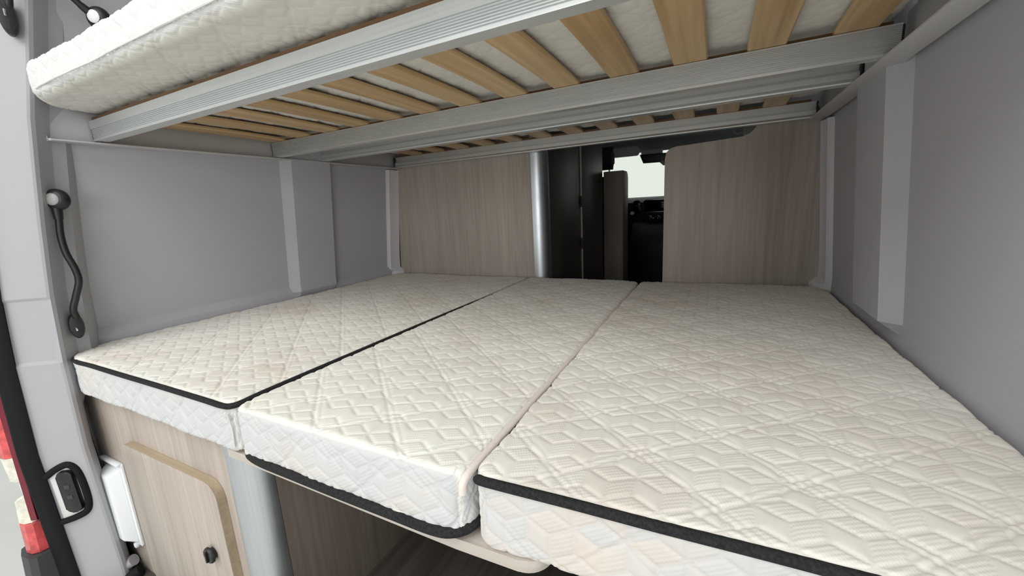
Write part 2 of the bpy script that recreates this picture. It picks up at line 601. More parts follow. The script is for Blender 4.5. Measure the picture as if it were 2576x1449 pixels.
def corner_trim(side, name, label):
    bm = bmesh.new()
    base = baseR if side > 0 else baseL
    rows = []
    for z in [-0.10, 0.0, 0.016, 0.034, 0.1, 0.2, 0.3, 0.4, 0.47, 0.536]:
        b = base(z)
        foot = interp(z, [(-1, 0.046), (0.016, 0.046), (0.036, 0.020), (2, 0.020)])
        pts = [(b + 0.002, 1.262), (b - 0.010, 1.266), (b - 0.016, 1.272), (b - 0.018 - (foot - 0.02), 1.325), (b - 0.022 - (foot - 0.02), 1.3335), (b + 0.002, 1.3335)]
        rows.append([bm.verts.new((side * p[0], p[1], z)) for p in pts])
    for a, c in zip(rows, rows[1:]):
        n = len(a)
        for k in range(n):
            bm.faces.new((a[k], a[(k + 1) % n], c[(k + 1) % n], c[k]))
    bm.faces.new(rows[0])
    bm.faces.new(rows[-1][::-1])
    tag(from_bm(name, bm, 'trim', None, 25), label, 'trim', kind='structure')


corner_trim(-1, 'trim_2', 'white plastic corner strip between the left wall and wood partition')
corner_trim(1, 'trim_3', 'white plastic corner strip between the right wall and wood partition')

# front of the cab
tag(box('wall_front', -1.03, 1.03, 4.30, 4.45, FLOOR, 0.30, 'dash', bev=0), 'dark bulkhead under the windscreen', 'wall', kind='structure')
bm = bmesh.new()
hl = [(2.50, 0.83), (3.36, 0.80), (3.46, 0.775), (3.50, 0.735), (3.53, 0.735), (3.56, 0.80), (3.50, 0.86), (2.50, 0.89)]
tag(prism('ceiling', hl, 'x', -1.03, 1.03, 'headliner'), 'dark grey headliner over the driving cab', 'ceiling', kind='structure')
tag(box('wall_overcab', -1.03, 1.03, 2.45, 2.50, 0.83, ROOF + 0.05, 'roof', bev=0), 'pale panel above the cab opening', 'wall', kind='structure')
# windscreen: sloping pane in a dark surround
w = tag(bpy.data.objects.new('window_1', None), 'bright windscreen seen through the gap at the end of the aisle', 'window', kind='structure')
COL.objects.link(w)
w.location = (0, 3.9, 0.3)
prism('glass_pane', [(3.515, 0.745), (3.521, 0.750), (4.33, 0.305), (4.325, 0.30)], 'x', -0.86, 0.86, 'glass', w)
for sx in (-1, 1):
    prism('window_pillar', [(3.50, 0.80), (3.60, 0.80), (4.44, 0.30), (4.30, 0.30)], 'x', sx * 0.86, sx * 1.03, 'headliner', w)

# ---------------------------------------------------------------- mattresses
A = 0.0335


def quilt(u, v, off=(0.0, 0.0), amp=1.0):
    """tumbling-block quilting: height, rib flag, random per block"""
    u = u + off[0]
    v = v + off[1]
    j = u / (A * math.sqrt(3) / 2)
    i = v / A - j / 2
    fi, fj = np.floor(i), np.floor(j)
    a, b = i - fi, j - fj
    upper = (a + b) > 1
    # triangle vertices in lattice coordinates and barycentric weights
    p0 = np.where(upper[..., None], np.stack([fi + 1, fj + 1], -1), np.stack([fi, fj], -1))
    w1 = np.where(upper, 1 - a, a)
    w2 = np.where(upper, 1 - b, b)
    w0 = 1 - w1 - w2
    p1 = np.where(upper[..., None], np.stack([fi, fj + 1], -1), np.stack([fi + 1, fj], -1))
    p2 = np.where(upper[..., None], np.stack([fi + 1, fj], -1), np.stack([fi, fj + 1], -1))
    P = np.stack([p0, p1, p2], -2)
    Wt = np.stack([w0, w1, w2], -1)
    cl = np.mod(P[..., 0] - P[..., 1], 3)
    z = np.argmax(cl == 0, -1)
    hh = A * math.sqrt(3) / 2
    Wn = Wt.copy()
    np.put_along_axis(Wn, z[..., None], 9.0, -1)   # the edge facing class 0 is not stitched
    d = Wn.min(-1) * hh
    # orientation of the unstitched edge, i.e. of the block face
    o1 = np.take_along_axis(P, ((z + 1) % 3)[..., None, None].repeat(2, -1), -2)[..., 0, :]
    o2 = np.take_along_axis(P, ((z + 2) % 3)[..., None, None].repeat(2, -1), -2)[..., 0, :]
    de = o1 - o2
    typ = np.where(de[..., 1] == 0, 0, np.where(de[..., 0] == 0, 1, 2))   # 0 flat face, 1 and 2 the sides
    mid = (o1 + o2)
    rnd = np.mod(np.sin(mid[..., 0] * 12.9898 + mid[..., 1] * 78.233) * 43758.5453, 1.0)
    plain_ = (typ == 1)
    groove = np.exp(-(d / 0.0021) ** 2)
    puff = 1 - np.exp(-(d / 0.006) ** 2)
    h = -0.0015 * groove + puff * np.where(plain_, 0.0008, 0.0002)
    # large diagonal quilting lines, paired
    per = 0.172
    t40 = math.tan(math.radians(41))
    c40 = math.cos(math.radians(41))
    for sgn in (1, -1):
        k = (v - sgn * t40 * u) * c40
        pp = per * t40 * c40
        kk = np.mod(k + pp / 2, pp) - pp / 2
        h += -0.0016 * np.exp(-(kk / 0.0026) ** 2) - 0.0008 * np.exp(-((kk - 0.010) / 0.0022) ** 2)
        h += 0.0010 * np.cos(2 * math.pi * kk / pp + math.pi) * 0.5
    rib = np.where(plain_, 0.0, 1.0)
    return h * amp, rib, rnd


def mattress(name, x0, x1, y0, y1, z0, z1, mat, parent, r=0.013, dx=0.0026, dy0=0.0021, dy1=0.0042, off=(0, 0), amp=1.0, warp=None, flip=False, sag=0.0015, corners=(0.03, 0.03, 0.03, 0.03)):
    nx = int((x1 - x0) / dx) + 1
    xs = np.linspace(x0, x1, nx)
    ys = [y0]
    while ys[-1] < y1:
        t = (ys[-1] - y0) / (y1 - y0)
        ys.append(ys[-1] + dy0 + (dy1 - dy0) * min(1, t * 1.5))
    ys = np.array(ys)
    ys = y0 + (ys - y0) * (y1 - y0) / (ys[-1] - y0)
    ny = len(ys)
    zs = np.linspace(z1, z0, int((z1 - z0) / 0.0025) + 1)
    X, Y = np.meshgrid(xs, ys, indexing='ij')
    top = np.stack([X, Y, np.full_like(X, z1)], -1).reshape(-1, 3)
    idx = np.arange(nx * ny).reshape(nx, ny)
    # perimeter, counter-clockwise seen from above
    per = np.concatenate([idx[:, 0], idx[-1, 1:], idx[-2::-1, -1], idx[0, -2:0:-1]])
    npz = len(per)
    quads = [np.stack([idx[:-1, :-1], idx[1:, :-1], idx[1:, 1:], idx[:-1, 1:]], -1).reshape(-1, 4)]
    V = [top]
    UV = [top[:, :2]]
    prev = per
    cnt = len(top)
    pp = top[per]
    sideuv = pp[:, :2].copy()
    nrmx = np.where(pp[:, 0] <= x0 + 1e-9, -1, np.where(pp[:, 0] >= x1 - 1e-9, 1, 0))
    nrmy = np.where(pp[:, 1] <= y0 + 1e-9, -1, np.where(pp[:, 1] >= y1 - 1e-9, 1, 0))
    for z in zs[1:]:
        row = pp.copy()
        row[:, 2] = z
        V.append(row)
        q = sideuv.copy()
        q[:, 1] += np.where(nrmy != 0, nrmy, 0) * (z1 - z)
        q[:, 0] += np.where(nrmy == 0, nrmx, 0) * (z1 - z)
        UV.append(q)
        cur = cnt + np.arange(npz)
        quads.append(np.stack([prev, cur, np.roll(cur, -1), np.roll(prev, -1)], -1))
        prev = cur
        cnt += npz
    V = np.concatenate(V)
    UV = np.concatenate(UV)
    quads = np.concatenate(quads)
    ngon = [list(prev[::-1])]
    # edge rounding: distances to the sides become insets along a quarter-circle profile
    isTop = np.zeros(len(V), bool)
    isTop[:nx * ny] = True
    t45 = lambda s_: np.arctan(np.clip((r - s_) / r, 0, 1))

    def inset_top(s_):
        return np.where(s_ < r, r - r * np.sin(t45(s_)), s_)
    sx = np.minimum(V[:, 0] - x0, x1 - V[:, 0])
    sy = np.minimum(V[:, 1] - y0, y1 - V[:, 1])
    tz = np.minimum(z1 - V[:, 2], V[:, 2] - z0)
    phi = np.where(tz < r, math.pi / 2 - np.arctan(np.clip((r - tz) / r, 0, 1)), math.pi / 2)
    iz = r - r * np.sin(phi)
    lin = lambda s_: np.where(s_ < r, iz + s_ * (r - iz) / r, s_)
    ix = np.where(isTop, inset_top(sx), np.where(sx < 1e-9, iz, lin(sx)))
    iy = np.where(isTop, inset_top(sy), np.where(sy < 1e-9, iz, lin(sy)))
    Pn = V.copy()
    Pn[:, 0] = np.where(V[:, 0] < (x0 + x1) / 2, x0 + ix, x1 - ix)
    Pn[:, 1] = np.where(V[:, 1] < (y0 + y1) / 2, y0 + iy, y1 - iy)
    sm = np.minimum(sx, sy)
    zt = np.where(sm < r, z1 - r + r * np.cos(t45(sm)), z1)
    zside = np.where(tz < r, r - r * np.cos(phi), tz)
    Pn[:, 2] = np.where(isTop, zt, np.where(V[:, 2] > (z0 + z1) / 2, z1 - zside, z0 + zside))
    for (cx_, cy__, R_) in ((0, 0, corners[0]), (1, 0, corners[1]), (1, 1, corners[2]), (0, 1, corners[3])):
        ox = x0 + R_ if cx_ == 0 else x1 - R_
        oy = y0 + R_ if cy__ == 0 else y1 - R_
        dx_ = (ox - Pn[:, 0]) if cx_ == 0 else (Pn[:, 0] - ox)
        dy_ = (oy - Pn[:, 1]) if cy__ == 0 else (Pn[:, 1] - oy)
        m_ = (dx_ > 0) & (dy_ > 0)
        k_ = np.ones(len(Pn))
        k_[m_] = np.maximum(dx_[m_], dy_[m_]) / np.hypot(dx_[m_], dy_[m_])
        Pn[m_, 0] = ox + (Pn[m_, 0] - ox) * k_[m_]
        Pn[m_, 1] = oy + (Pn[m_, 1] - oy) * k_[m_]
    fn = np.cross(Pn[quads[:, 2]] - Pn[quads[:, 0]], Pn[quads[:, 3]] - Pn[quads[:, 1]])
    n = np.zeros_like(Pn)
    for c_ in range(4):
        for d__ in range(3):
            n[:, d__] += np.bincount(quads[:, c_], fn[:, d__], len(Pn))
    n /= np.linalg.norm(n, axis=1, keepdims=True) + 1e-12
    h, rib, rnd = quilt(UV[:, 0], UV[:, 1], off, amp)
    uu, vv = UV[:, 0], UV[:, 1]
    soft = sag * (np.sin(7.1 * uu + 1.3 + off[0] * 9) * np.sin(5.3 * vv + 0.7) + 0.6 * np.sin(13.7 * uu + 3.9 * vv + off[1] * 5))
    Pn = Pn + n * (h + soft)[:, None]
    if warp is not None:
        Pn = warp(Pn)
    if flip:
        Pn[:, 2] = z0 + z1 - Pn[:, 2]
        quads = quads[:, ::-1]
        ngon = [g[::-1] for g in ngon]
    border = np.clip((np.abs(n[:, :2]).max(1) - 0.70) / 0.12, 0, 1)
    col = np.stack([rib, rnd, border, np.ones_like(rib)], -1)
    return grid_mesh(name, Pn, (quads, ngon), mat, parent, UV, col)


ZB = -0.100
# left mattress
mL = empty('mattress', (-0.55, 0.65, ZB), 'quilted white mattress section against the left wall, black piping on two top edges', 'mattress', 'lower bed mattress sections')
mattress('cushion', -0.946, -0.168, 0.022, 1.318, ZB, 0.002, 'fabric', mL, off=(0.012, 0.02), corners=(0.105, 0.026, 0.03, 0.03))
# middle mattress
mM = empty('mattress', (0.08, 0.65, ZB), 'narrow quilted white middle mattress section with black piping along its bottom edge', 'mattress', 'lower bed mattress sections')
mattress('cushion', -0.162, 0.326, 0.018, 1.322, ZB, 0.001, 'fabric', mM, off=(0.03, 0.055))
# right mattress
mR = empty('mattress', (0.63, 0.65, ZB), 'quilted white mattress section against the right wall, black piping along its front top edge', 'mattress', 'lower bed mattress sections')


def warpR(P):
    P = P.copy()
    k = np.clip((0.6 - P[:, 1]) / 0.6, 0, 1)
    P[:, 1] += k * np.clip((P[:, 0] - 0.36) / 0.56, 0, 1) * 0.028
    return P


mattress('cushion', 0.330, 0.928, 0.026, 1.320, ZB - 0.004, 0.002, 'fabric_worn', mR, off=(0.0, 0.012), warp=warpR)

# piping
rp = 0.0054
pl = [(-0.940, 0.135, -0.006), (-0.930, 0.080, -0.006), (-0.893, 0.040, -0.006), (-0.842, 0.0235, -0.006), (-0.75, 0.0235, -0.005), (-0.60, 0.0225, -0.0045), (-0.45, 0.0230, -0.0045), (-0.32, 0.0235, -0.005), (-0.24, 0.0225, -0.0045), (-0.198, 0.0235, -0.006), (-0.180, 0.0285, -0.007), (-0.170, 0.042, -0.0055), (-0.1665, 0.08, -0.003), (-0.165, 0.16, -0.0022), (-0.165, 0.30, -0.0025), (-0.165, 0.5, -0.003), (-0.165, 0.75, -0.005), (-0.165, 1.0, -0.009), (-0.165, 1.2, -0.013)]
tube('piping', smooth_path(pl, 8), rp, 'piping', mL, n=10)
pm = [(-0.150, 0.045, -0.084), (-0.140, 0.026, -0.089), (-0.10, 0.0185, -0.091), (0.0, 0.0165, -0.0905), (0.1, 0.016, -0.091), (0.2, 0.0165, -0.0915), (0.275, 0.0175, -0.092), (0.305, 0.024, -0.090), (0.322, 0.042, -0.088), (0.326, 0.08, -0.088)]
tube('piping', smooth_path(pm, 8), 0.0072, 'piping', mM, n=10)
pr = [(0.3385, 0.0345, -0.0065), (0.346, 0.0305, -0.0072), (0.38, 0.0295, -0.0055), (0.46, 0.0330, -0.0048), (0.55, 0.0375, -0.0056), (0.64, 0.042, -0.0052), (0.74, 0.047, -0.0056), (0.84, 0.052, -0.0054), (0.90, 0.055, -0.0085), (0.922, 0.075, -0.010)]
path = smooth_path(pr, 8)
rad = [rp * 1.12 * min(1.0, 0.25 + i / 6) for i in range(len(path))]
tube('piping', path, rad, 'piping', mR, n=10)
# pale rolled edge along the right seam of the middle mattress
pe = [(0.3215, 0.026, -0.030), (0.3225, 0.028, -0.016), (0.3245, 0.040, -0.0085), (0.3255, 0.08, -0.0065), (0.326, 0.2, -0.006), (0.326, 0.4, -0.0065), (0.326, 0.6, -0.007), (0.326, 0.8, -0.008), (0.326, 1.0, -0.009), (0.326, 1.25, -0.012)]
tube('rolled_edge', smooth_path(pe, 8), 0.0056, 'tape', mM, n=8)
# corner seam threads on the visible side edges
tube('seam', smooth_path([(-0.180, 0.0225, -0.02), (-0.1775, 0.024, -0.05), (-0.180, 0.0235, -0.085)], 6), 0.0016, 'thread', mL, n=6)
# loose thread on the left cushion's corner
tube('loose_thread', smooth_path([(-0.182, 0.018, -0.012), (-0.176, 0.010, -0.016), (-0.170, 0.009, -0.012), (-0.164, 0.014, -0.008)], 6), 0.0007, 'thread', mL, n=5)
tube('loose_thread', smooth_path([(0.215, 0.012, -0.077), (0.222, 0.006, -0.070), (0.233, 0.005, -0.069), (0.241, 0.011, -0.074)], 6), 0.0007, 'thread', mM, n=5)

# upper mattress
ZU = 0.6140
mU = empty('mattress', (0, 0.7, ZU), 'clean white quilted mattress on the upper slatted bunk', 'mattress')
mattress('cushion', -0.872, 0.872, 0.058, 1.322, ZU, 0.694, 'fabric_clean', mU, r=0.020, dx=0.0042, dy0=0.0038, dy1=0.006, off=(0.02, 0.0), corners=(0.11, 0.03, 0.03, 0.03), flip=True, sag=0.0015)
su = [(-0.862, 0.120, 0.634), (-0.842, 0.085, 0.633), (-0.80, 0.064, 0.632), (-0.74, 0.0570, 0.631)] + [(x, 0.0565 + 0.0006 * math.sin(23 * x), 0.630 + 0.0008 * math.sin(17 * x)) for x in np.arange(-0.6, 0.86, 0.12)]
tube('seam', smooth_path(su, 6), 0.0019, 'thread', mU, n=6)

# ---------------------------------------------------------------- slatted frames of the upper bunk
ZR0, ZR1 = 0.545, 0.595


def grooved(y, depth, lo, n, g=0.0024):
    """rail section with fine grooves on the side facing the doorway"""
    p = [(y + depth, ZR0), (y + depth, ZR1), (y, ZR1)]
    z = ZR1 - lo
    pitch = (z - ZR0 - 0.004) / n
    for k in range(n):
        zt = z - k * pitch
        p += [(y, zt), (y + g, zt - pitch * 0.25), (y + g, zt - pitch * 0.55), (y, zt - pitch * 0.8)]
    p += [(y, ZR0)]
    return p


def stepped(y):
    return [(y + 0.026, ZR0), (y + 0.026, ZR1), (y + 0.010, ZR1), (y + 0.010, ZR0 + 0.0265), (y + 0.004, ZR0 + 0.0255), (y + 0.004, ZR0 + 0.0235), (y + 0.0015, ZR0 + 0.0225), (y + 0.0015, ZR0 + 0.010), (y - 0.002, ZR0 + 0.007), (y - 0.004, ZR0 + 0.003), (y - 0.0035, ZR0)]


def slat_mesh(name, length, arch):
    bm = bmesh.new()
    n = 8
    w_, t_ = 0.067 / 2, 0.0105
    rows = []
    for k in range(n + 1):
        s = k / n
        z = arch * 4 * s * (1 - s)
        rows.append([bm.verts.new((x, s * length, z + zz)) for x, zz in ((-w_ + .003, 0), (-w_, .003), (-w_, t_ - .003), (-w_ + .003, t_), (w_ - .003, t_), (w_, t_ - .003), (w_, .003), (w_ - .003, 0))])
    for a, b_ in zip(rows, rows[1:]):
        for k in range(8):
            bm.faces.new((a[k], a[(k + 1) % 8], b_[(k + 1) % 8], b_[k]))
    bm.faces.new(rows[0][::-1])
    bm.faces.new(rows[-1])
    bmesh.ops.recalc_face_normals(bm, faces=bm.faces)
    me = bpy.data.meshes.new(name)
    bm.to_mesh(me)
    bm.free()
    shade(me, True, 30)
    me.materials.append(MAT['slat'])
    return me


def frame(label, rails, y_a, y_b, xs, xl, xr):
    e = empty('slatted_frame', (0, (y_a + y_b) / 2, ZR0), label, 'bed frame', 'slatted frames of the upper bunk')
    for prof in rails:
        r = prism('rail', prof, 'x', xl, xr, 'alu', e, smooth=20)
        ys_ = [p[0] for p in prof]
        for xx in (xl - 0.004, xr):
            box('end_cap', xx, xx + 0.004, min(ys_) + 0.002, max(ys_) - 0.001, ZR0 + 0.002, ZR1 - 0.002, 'cap', r, bev=0.0008, seg=1)
    me = slat_mesh('slat', y_b - y_a, 0.004)
    for x in xs:
        o = bpy.data.objects.new('slat', me)
        COL.objects.link(o)
        o.parent = e
        o.matrix_parent_inverse = Matrix.Translation(e.location).inverted()
        o.location = (x, y_a, ZR1 + 0.0005)
    return e


front_x = [-0.838 + 0.1367 * k for k in range(13)]
rear_x = [-0.868 + 0.1345 * k for k in range(1, 13)]
f1 = frame('slatted bunk frame nearest the doorway with wide grooved aluminium rails', [grooved(0.172, 0.026, 0.020, 7), grooved(0.661, 0.026, 0.003, 13)], 0.1905, 0.684, front_x, -0.879, 0.866)
f2 = frame('slatted bunk frame farther back, next to the wood partitions', [stepped(0.857), stepped(1.297)], 0.865, 1.316, rear_x, -0.872, 0.858)
box('batten', -0.872, 0.856, 0.672, 0.684, ZR1, ZR1 + 0.0085, 'batten', f1, bev=0.001)
box('batten', -0.872, 0.856, 0.177, 0.190, ZR1, ZR1 + 0.0095, 'batten', f1, bev=0.001)  # dark strip standing in for the shaded slat ends
box('batten', -0.86, 0.845, 1.306, 1.318, ZR1, ZR1 + 0.0075, 'batten', f2, bev=0.001)
box('batten', -0.86, 0.845, 0.868, 0.878, ZR1, ZR1 + 0.0075, 'batten', f2, bev=0.001)

# ledges carrying the frames
le = empty('bed_ledge', (-0.88, 0.75, 0.537), 'grey angled metal ledge carrying the bunk along the left wall', 'ledge', 'bunk ledges')
prism('flange', [(0.088, 0.5375), (0.088, 0.5415), (1.3335, 0.5445), (1.3335, 0.5405)], 'x', -0.918, -0.862, 'ledge', le, bev=0.0008)
prism('upright', [(0.092, 0.541), (0.086, 0.575), (0.074, 0.612), (0.10, 0.622), (1.3335, 0.622), (1.3335, 0.541)], 'x', -0.890, -0.884, 'ledge', le, bev=0.001)
tube('light_edge', smooth_path([(-0.882, 0.0735, 0.615), (-0.880, 0.083, 0.580), (-0.878, 0.0875, 0.5405)], 6), 0.0028, 'white', le, n=8)
tube('light_edge', [(-0.880, 0.0875, 0.5395), (-0.862, 0.0885, 0.5395)], 0.0028, 'white', le, n=8)
re_ = empty('bed_ledge', (0.87, 0.6, 0.543), 'grey angled metal ledge carrying the bunk along the right wall', 'ledge', 'bunk ledges')
box('flange', 0.8425, 0.8875, 0.09, 1.435, 0.5405, 0.5445, 'ledge', re_, bev=0.0008)
box('upright', 0.884, 0.8885, 0.09, 1.40, 0.5445, 0.625, 'ledge', re_, bev=0.0008)

# ---------------------------------------------------------------- wood partitions and aisle
pr_ = [(0.411, FLOOR)] + [(0.931, FLOOR), (0.931, 0.05), (baseR(0.3) - 0.003, 0.30), (baseR(0.5) - 0.003, 0.50), (baseR(0.535) - 0.003, 0.535)]
pr_ += [(0.86, 0.60), (0.715, 0.60), (0.712, 0.565)] + [(0.700, 0.540), (0.684, 0.523), (0.660, 0.515)] + [(0.55, 0.511), (0.447, 0.507), (0.428, 0.502), (0.415, 0.489), (0.410, 0.466)]
tag(prism('partition_panel', pr_, 'y', 1.3345, 1.352, 'veneer', bev=0.0012), 'low beige wood-grain partition right of the aisle with a rounded top corner', 'panel')

wd = empty('wardrobe', (-0.5, 1.8, FLOOR), 'beige wood-grain wardrobe left of the aisle with an aluminium corner', 'wardrobe')
prism('front_panel', [(-0.141, FLOOR), (-0.141, ROOF), (-0.80, ROOF), (-0.86, 0.9), (-0.895, 0.545), (-0.935, 0.05), (-0.944, FLOOR)], 'y', 1.3345, 1.352, 'veneer', wd, bev=0.0008)
q = arc(-0.141, 1.3945, 0.060, 270, 360, 12) + arc(-0.141, 1.3945, 0.048, 360, 270, 12)
prism('corner_post', q, 'z', FLOOR, ROOF, 'alu_post', wd, smooth=30)
box('side_panel', -0.097, -0.081, 1.396, 1.856, FLOOR, ROOF, 'aisle_shade_veneer', wd)
d_ = box('door', -0.100, -0.079, 1.863, 2.341, FLOOR + 0.02, ROOF, 'aisle_shade_veneer', wd)
box('edge_strip', -0.0795, -0.0745, 1.8625, 1.876, FLOOR + 0.02, ROOF, 'veneer', d_, bev=0.0005)
for z in (0.33, 0.10):
    tube('hinge', [(-0.0765, 1.859, z - 0.03), (-0.0765, 1.859, z + 0.03)], 0.0055, 'cap', d_, n=10)
tube('catch', [(-0.079, 2.30, 0.455), (-0.073, 2.30, 0.455)], 0.010, 'cap', d_, n=12)
box('back_panel', -0.90, -0.082, 2.343, 2.36, FLOOR, 0.80, 'aisle_shade_veneer', wd)

bp_ = rrect(-0.081, 0.043, FLOOR, 0.516, 0.002, 2)
tag(prism('bench_end_panel', [(2.40, FLOOR), (2.40, 0.516)] + arc(2.52, 0.466, 0.05, 90, 0, 6) + [(2.57, FLOOR)], 'x', -0.085, 0.042, 'half_shade_veneer', bev=0.002), 'narrow shade-darkened end panel of the bench beside the aisle', 'panel')
bs = empty('bench_seat', (-0.35, 2.7, FLOOR), 'black upholstered dinette bench seat with headrest behind the bench end panel', 'bench')  # seat of the dinette bench
prism('backrest', rrect(2.60, 2.72, -0.20, 0.50, 0.05), 'x', -0.58, -0.11, 'seat', bs, bev=0.02, seg=3)
prism('cushion', rrect(2.60, 3.05, -0.33, -0.19, 0.05), 'x', -0.58, -0.11, 'seat', bs, bev=0.02, seg=3)
box('seat_base', -0.57, -0.12, 2.62, 3.03, FLOOR, -0.33, 'seat', bs, bev=0.01)
hr = prism('headrest', rrect(2.60, 2.70, 0.545, 0.70, 0.045), 'x', -0.32, -0.078, 'seat', bs, bev=0.025, seg=3)
for x in (-0.25, -0.105):
    tube('headrest_post', [(x, 2.65, 0.47), (x, 2.65, 0.56)], 0.006, 'chrome', hr, n=8)

# ---------------------------------------------------------------- driving cab
db = empty('dashboard', (0, 3.9, -0.2), 'black van dashboard with screen and silver-ringed dials at the far end', 'dashboard')
prism('body', [(4.30, FLOOR), (4.30, 0.345), (4.0, 0.352), (3.80, 0.347), (3.70, 0.330), (3.66, 0.30), (3.67, 0.18), (3.70, 0.02), (3.80, -0.12), (3.90, -0.25), (3.95, FLOOR)], 'x', -0.94, 0.94, 'dash', db)
prism('instrument_hood', arc(-0.40, 0.20, 0.24, 0, 180, 16), 'y', 3.50, 3.75, 'dash', db, bev=0.02)
sf = prism('screen_frame', rrect(-0.022, 0.225, 0.208, 0.322, 0.016), 'y', 3.640, 3.675, 'chrome', db, bev=0.003)
prism('screen', rrect(-0.016, 0.219, 0.214, 0.316, 0.012), 'y', 3.6365, 3.66, 'screen', sf, bev=0.002)
for x in (0.035, 0.107, 0.190):
    d2 = lathe('dial', [(0.024, 0.0), (0.027, 0.006), (0.027, 0.020), (0.022, 0.022)], (x, 3.655, 0.152), (0, -1, 0), 'chrome', db, n=20)
    lathe('dial_face', [(0.023, 0.018), (0.023, 0.0235), (0.018, 0.026)], (x, 3.655, 0.152), (0, -1, 0), 'screen', d2, n=20)
lathe('button', [(0.005, 0), (0.006, 0.022)], (0.070, 3.655, 0.153), (0, -1, 0), 'white', db, n=10)
lathe('button', [(0.004, 0), (0.005, 0.022)], (0.115, 3.665, 0.10), (0, -1, 0), 'grey_lens', db, n=10)
prism('air_vent', rrect(-0.115, -0.045, 0.20, 0.32, 0.02), 'y', 3.645, 3.67, 'screen', db, bev=0.003)
box('vent_slider', -0.088, -0.070, 3.635, 3.648, 0.268, 0.272, 'chrome', db, bev=0.001)
lathe('ignition_switch', [(0.020, 0), (0.022, 0.02), (0.016, 0.024)], (-0.12, 3.62, 0.205), (0.2, -1, 0), 'chrome', db, n=14)
lathe('ignition_key', [(0.012, 0.022), (0.014, 0.03)], (-0.12, 3.62, 0.205), (0.2, -1, 0), 'screen', db, n=12)
box('stalk', -0.20, -0.150, 3.57, 3.585, 0.128, 0.136, 'chrome', db, bev=0.002)
prism('centre_console', [(3.70, FLOOR), (3.66, 0.12), (3.55, 0.02), (3.50, -0.12), (3.55, FLOOR)], 'x', -0.12, 0.30, 'dash', db, bev=0.01)

rm = empty('rear_view_mirror', (0.08, 3.42, 0.66), 'dark rear-view mirror housing hanging at the top of the windscreen', 'mirror')
prism('housing', [(-0.020, 0.705), (0.24, 0.700), (0.235, 0.628), (0.010, 0.632)], 'y', 3.40, 3.44, 'black', rm, bev=0.008, seg=3)
box('mount', -0.01, 0.16, 3.42, 3.50, 0.703, 0.742, 'grey_plastic', rm, bev=0.006)
tube('sensor_foot', [(0.15, 3.42, 0.64), (0.185, 3.40, 0.615)], [0.014, 0.02], 'grey_plastic', rm, n=8)
sv = prism('sun_visor', rrect(-0.62, -0.030, 0.704, 0.785, 0.02), 'y', 3.43, 3.452, 'grey_plastic', None, bev=0.006, seg=3)
tag(sv, 'grey folded sun visor above the windscreen', 'sun visor')
gh = empty('belt_bracket', (0.77, 3.2, 0.78), 'grey belt bracket under the cab ceiling above the low partition', 'bracket')
prism('plate', [(0.735, 0.800), (0.835, 0.800), (0.818, 0.742), (0.752, 0.742)], 'y', 3.19, 3.22, 'grey_plastic', gh, bev=0.004)
tube('hook', smooth_path([(0.745, 3.195, 0.772), (0.712, 3.19, 0.760), (0.690, 3.19, 0.768), (0.684, 3.19, 0.785), (0.695, 3.19, 0.800)], 5), 0.008, 'grey_plastic', gh, n=8)
tube('pivot', [(0.85, 3.18, 0.772), (0.85, 3.23, 0.772)], 0.024, 'trim', gh, n=14)

# ---------------------------------------------------------------- cabinets under the bed
ca = empty('cabinet', (-0.6, 0.6, FLOOR), 'light wood-grain cabinet with small door and aluminium corner under the left mattress', 'cabinet')
prism('front_panel', [(-0.284, FLOOR), (-0.284, -0.104), (-0.964, -0.104), (-0.964, FLOOR)], 'y', 0.050, 0.068, 'veneer', ca, bev=0.0008)
q = arc(-0.284, 0.107, 0.057, 270, 360, 12) + arc(-0.284, 0.107, 0.045, 360, 270, 12)
prism('corner_post', q, 'z', FLOOR, -0.104, 'alu_post', ca, smooth=30)
box('side_panel', -0.243, -0.227, 0.108, 1.330, FLOOR, -0.121, 'half_shade_veneer', ca)
box('top', -0.944, -0.25, 0.070, 1.330, -0.120, -0.104, 'veneer_x', ca)
cd = prism('door', rrect(-0.745, -0.312, -0.625, -0.213, 0.040, 8), 'y', 0.0335, 0.0495, 'edge', ca, bev=0.0)
prism('door_face', rrect(-0.7445, -0.3125, -0.6245, -0.2135, 0.0395, 8), 'y', 0.0318, 0.0336, 'veneer', cd, bev=0.0008)
kn = lathe('knob', [(0.013, 0.0), (0.013, 0.005), (0.0185, 0.007), (0.0185, 0.011), (0.016, 0.014)], (-0.373, 0.0319, -0.396), (0, -1, 0), 'black', cd, n=24)
box('knob_grip', -0.3755, -0.3705, 0.0135, 0.0185, -0.409, -0.383, 'black', kn, bev=0.0015)

# white moulded cover on the panel beside the door
vc = empty('vent_cover', (-0.87, 0.05, -0.58), 'white moulded plastic cover fixed left of the cabinet door', 'cover')
prism('plate', rrect(-0.930, -0.815, -0.565, -0.305, 0.006, 4), 'y', 0.0440, 0.0498, 'white', vc, bev=0.0015)
bm = bmesh.new()
bk = [(-0.915, 0.0445, -0.555), (-0.826, 0.0445, -0.555), (-0.826, 0.0445, -0.325), (-0.915, 0.0445, -0.325)]
fr = [(-0.888, 0.0175, -0.532), (-0.822, 0.0175, -0.532), (-0.822, 0.0175, -0.335), (-0.888, 0.0175, -0.335)]
fr = [(-0.895, 0.018, -0.535), (-0.843, 0.018, -0.535), (-0.843, 0.018, -0.337), (-0.895, 0.018, -0.337)]
vb = [bm.verts.new(p) for p in bk]
vf = [bm.verts.new(p) for p in fr]
bm.faces.new(vb[::-1])
bm.faces.new(vf)
for k in range(4):
    bm.faces.new((vb[k], vb[(k + 1) % 4], vf[(k + 1) % 4], vf[k]))
bevel(bm, 0.004, 3)
from_bm('raised_box', bm, 'white', vc)
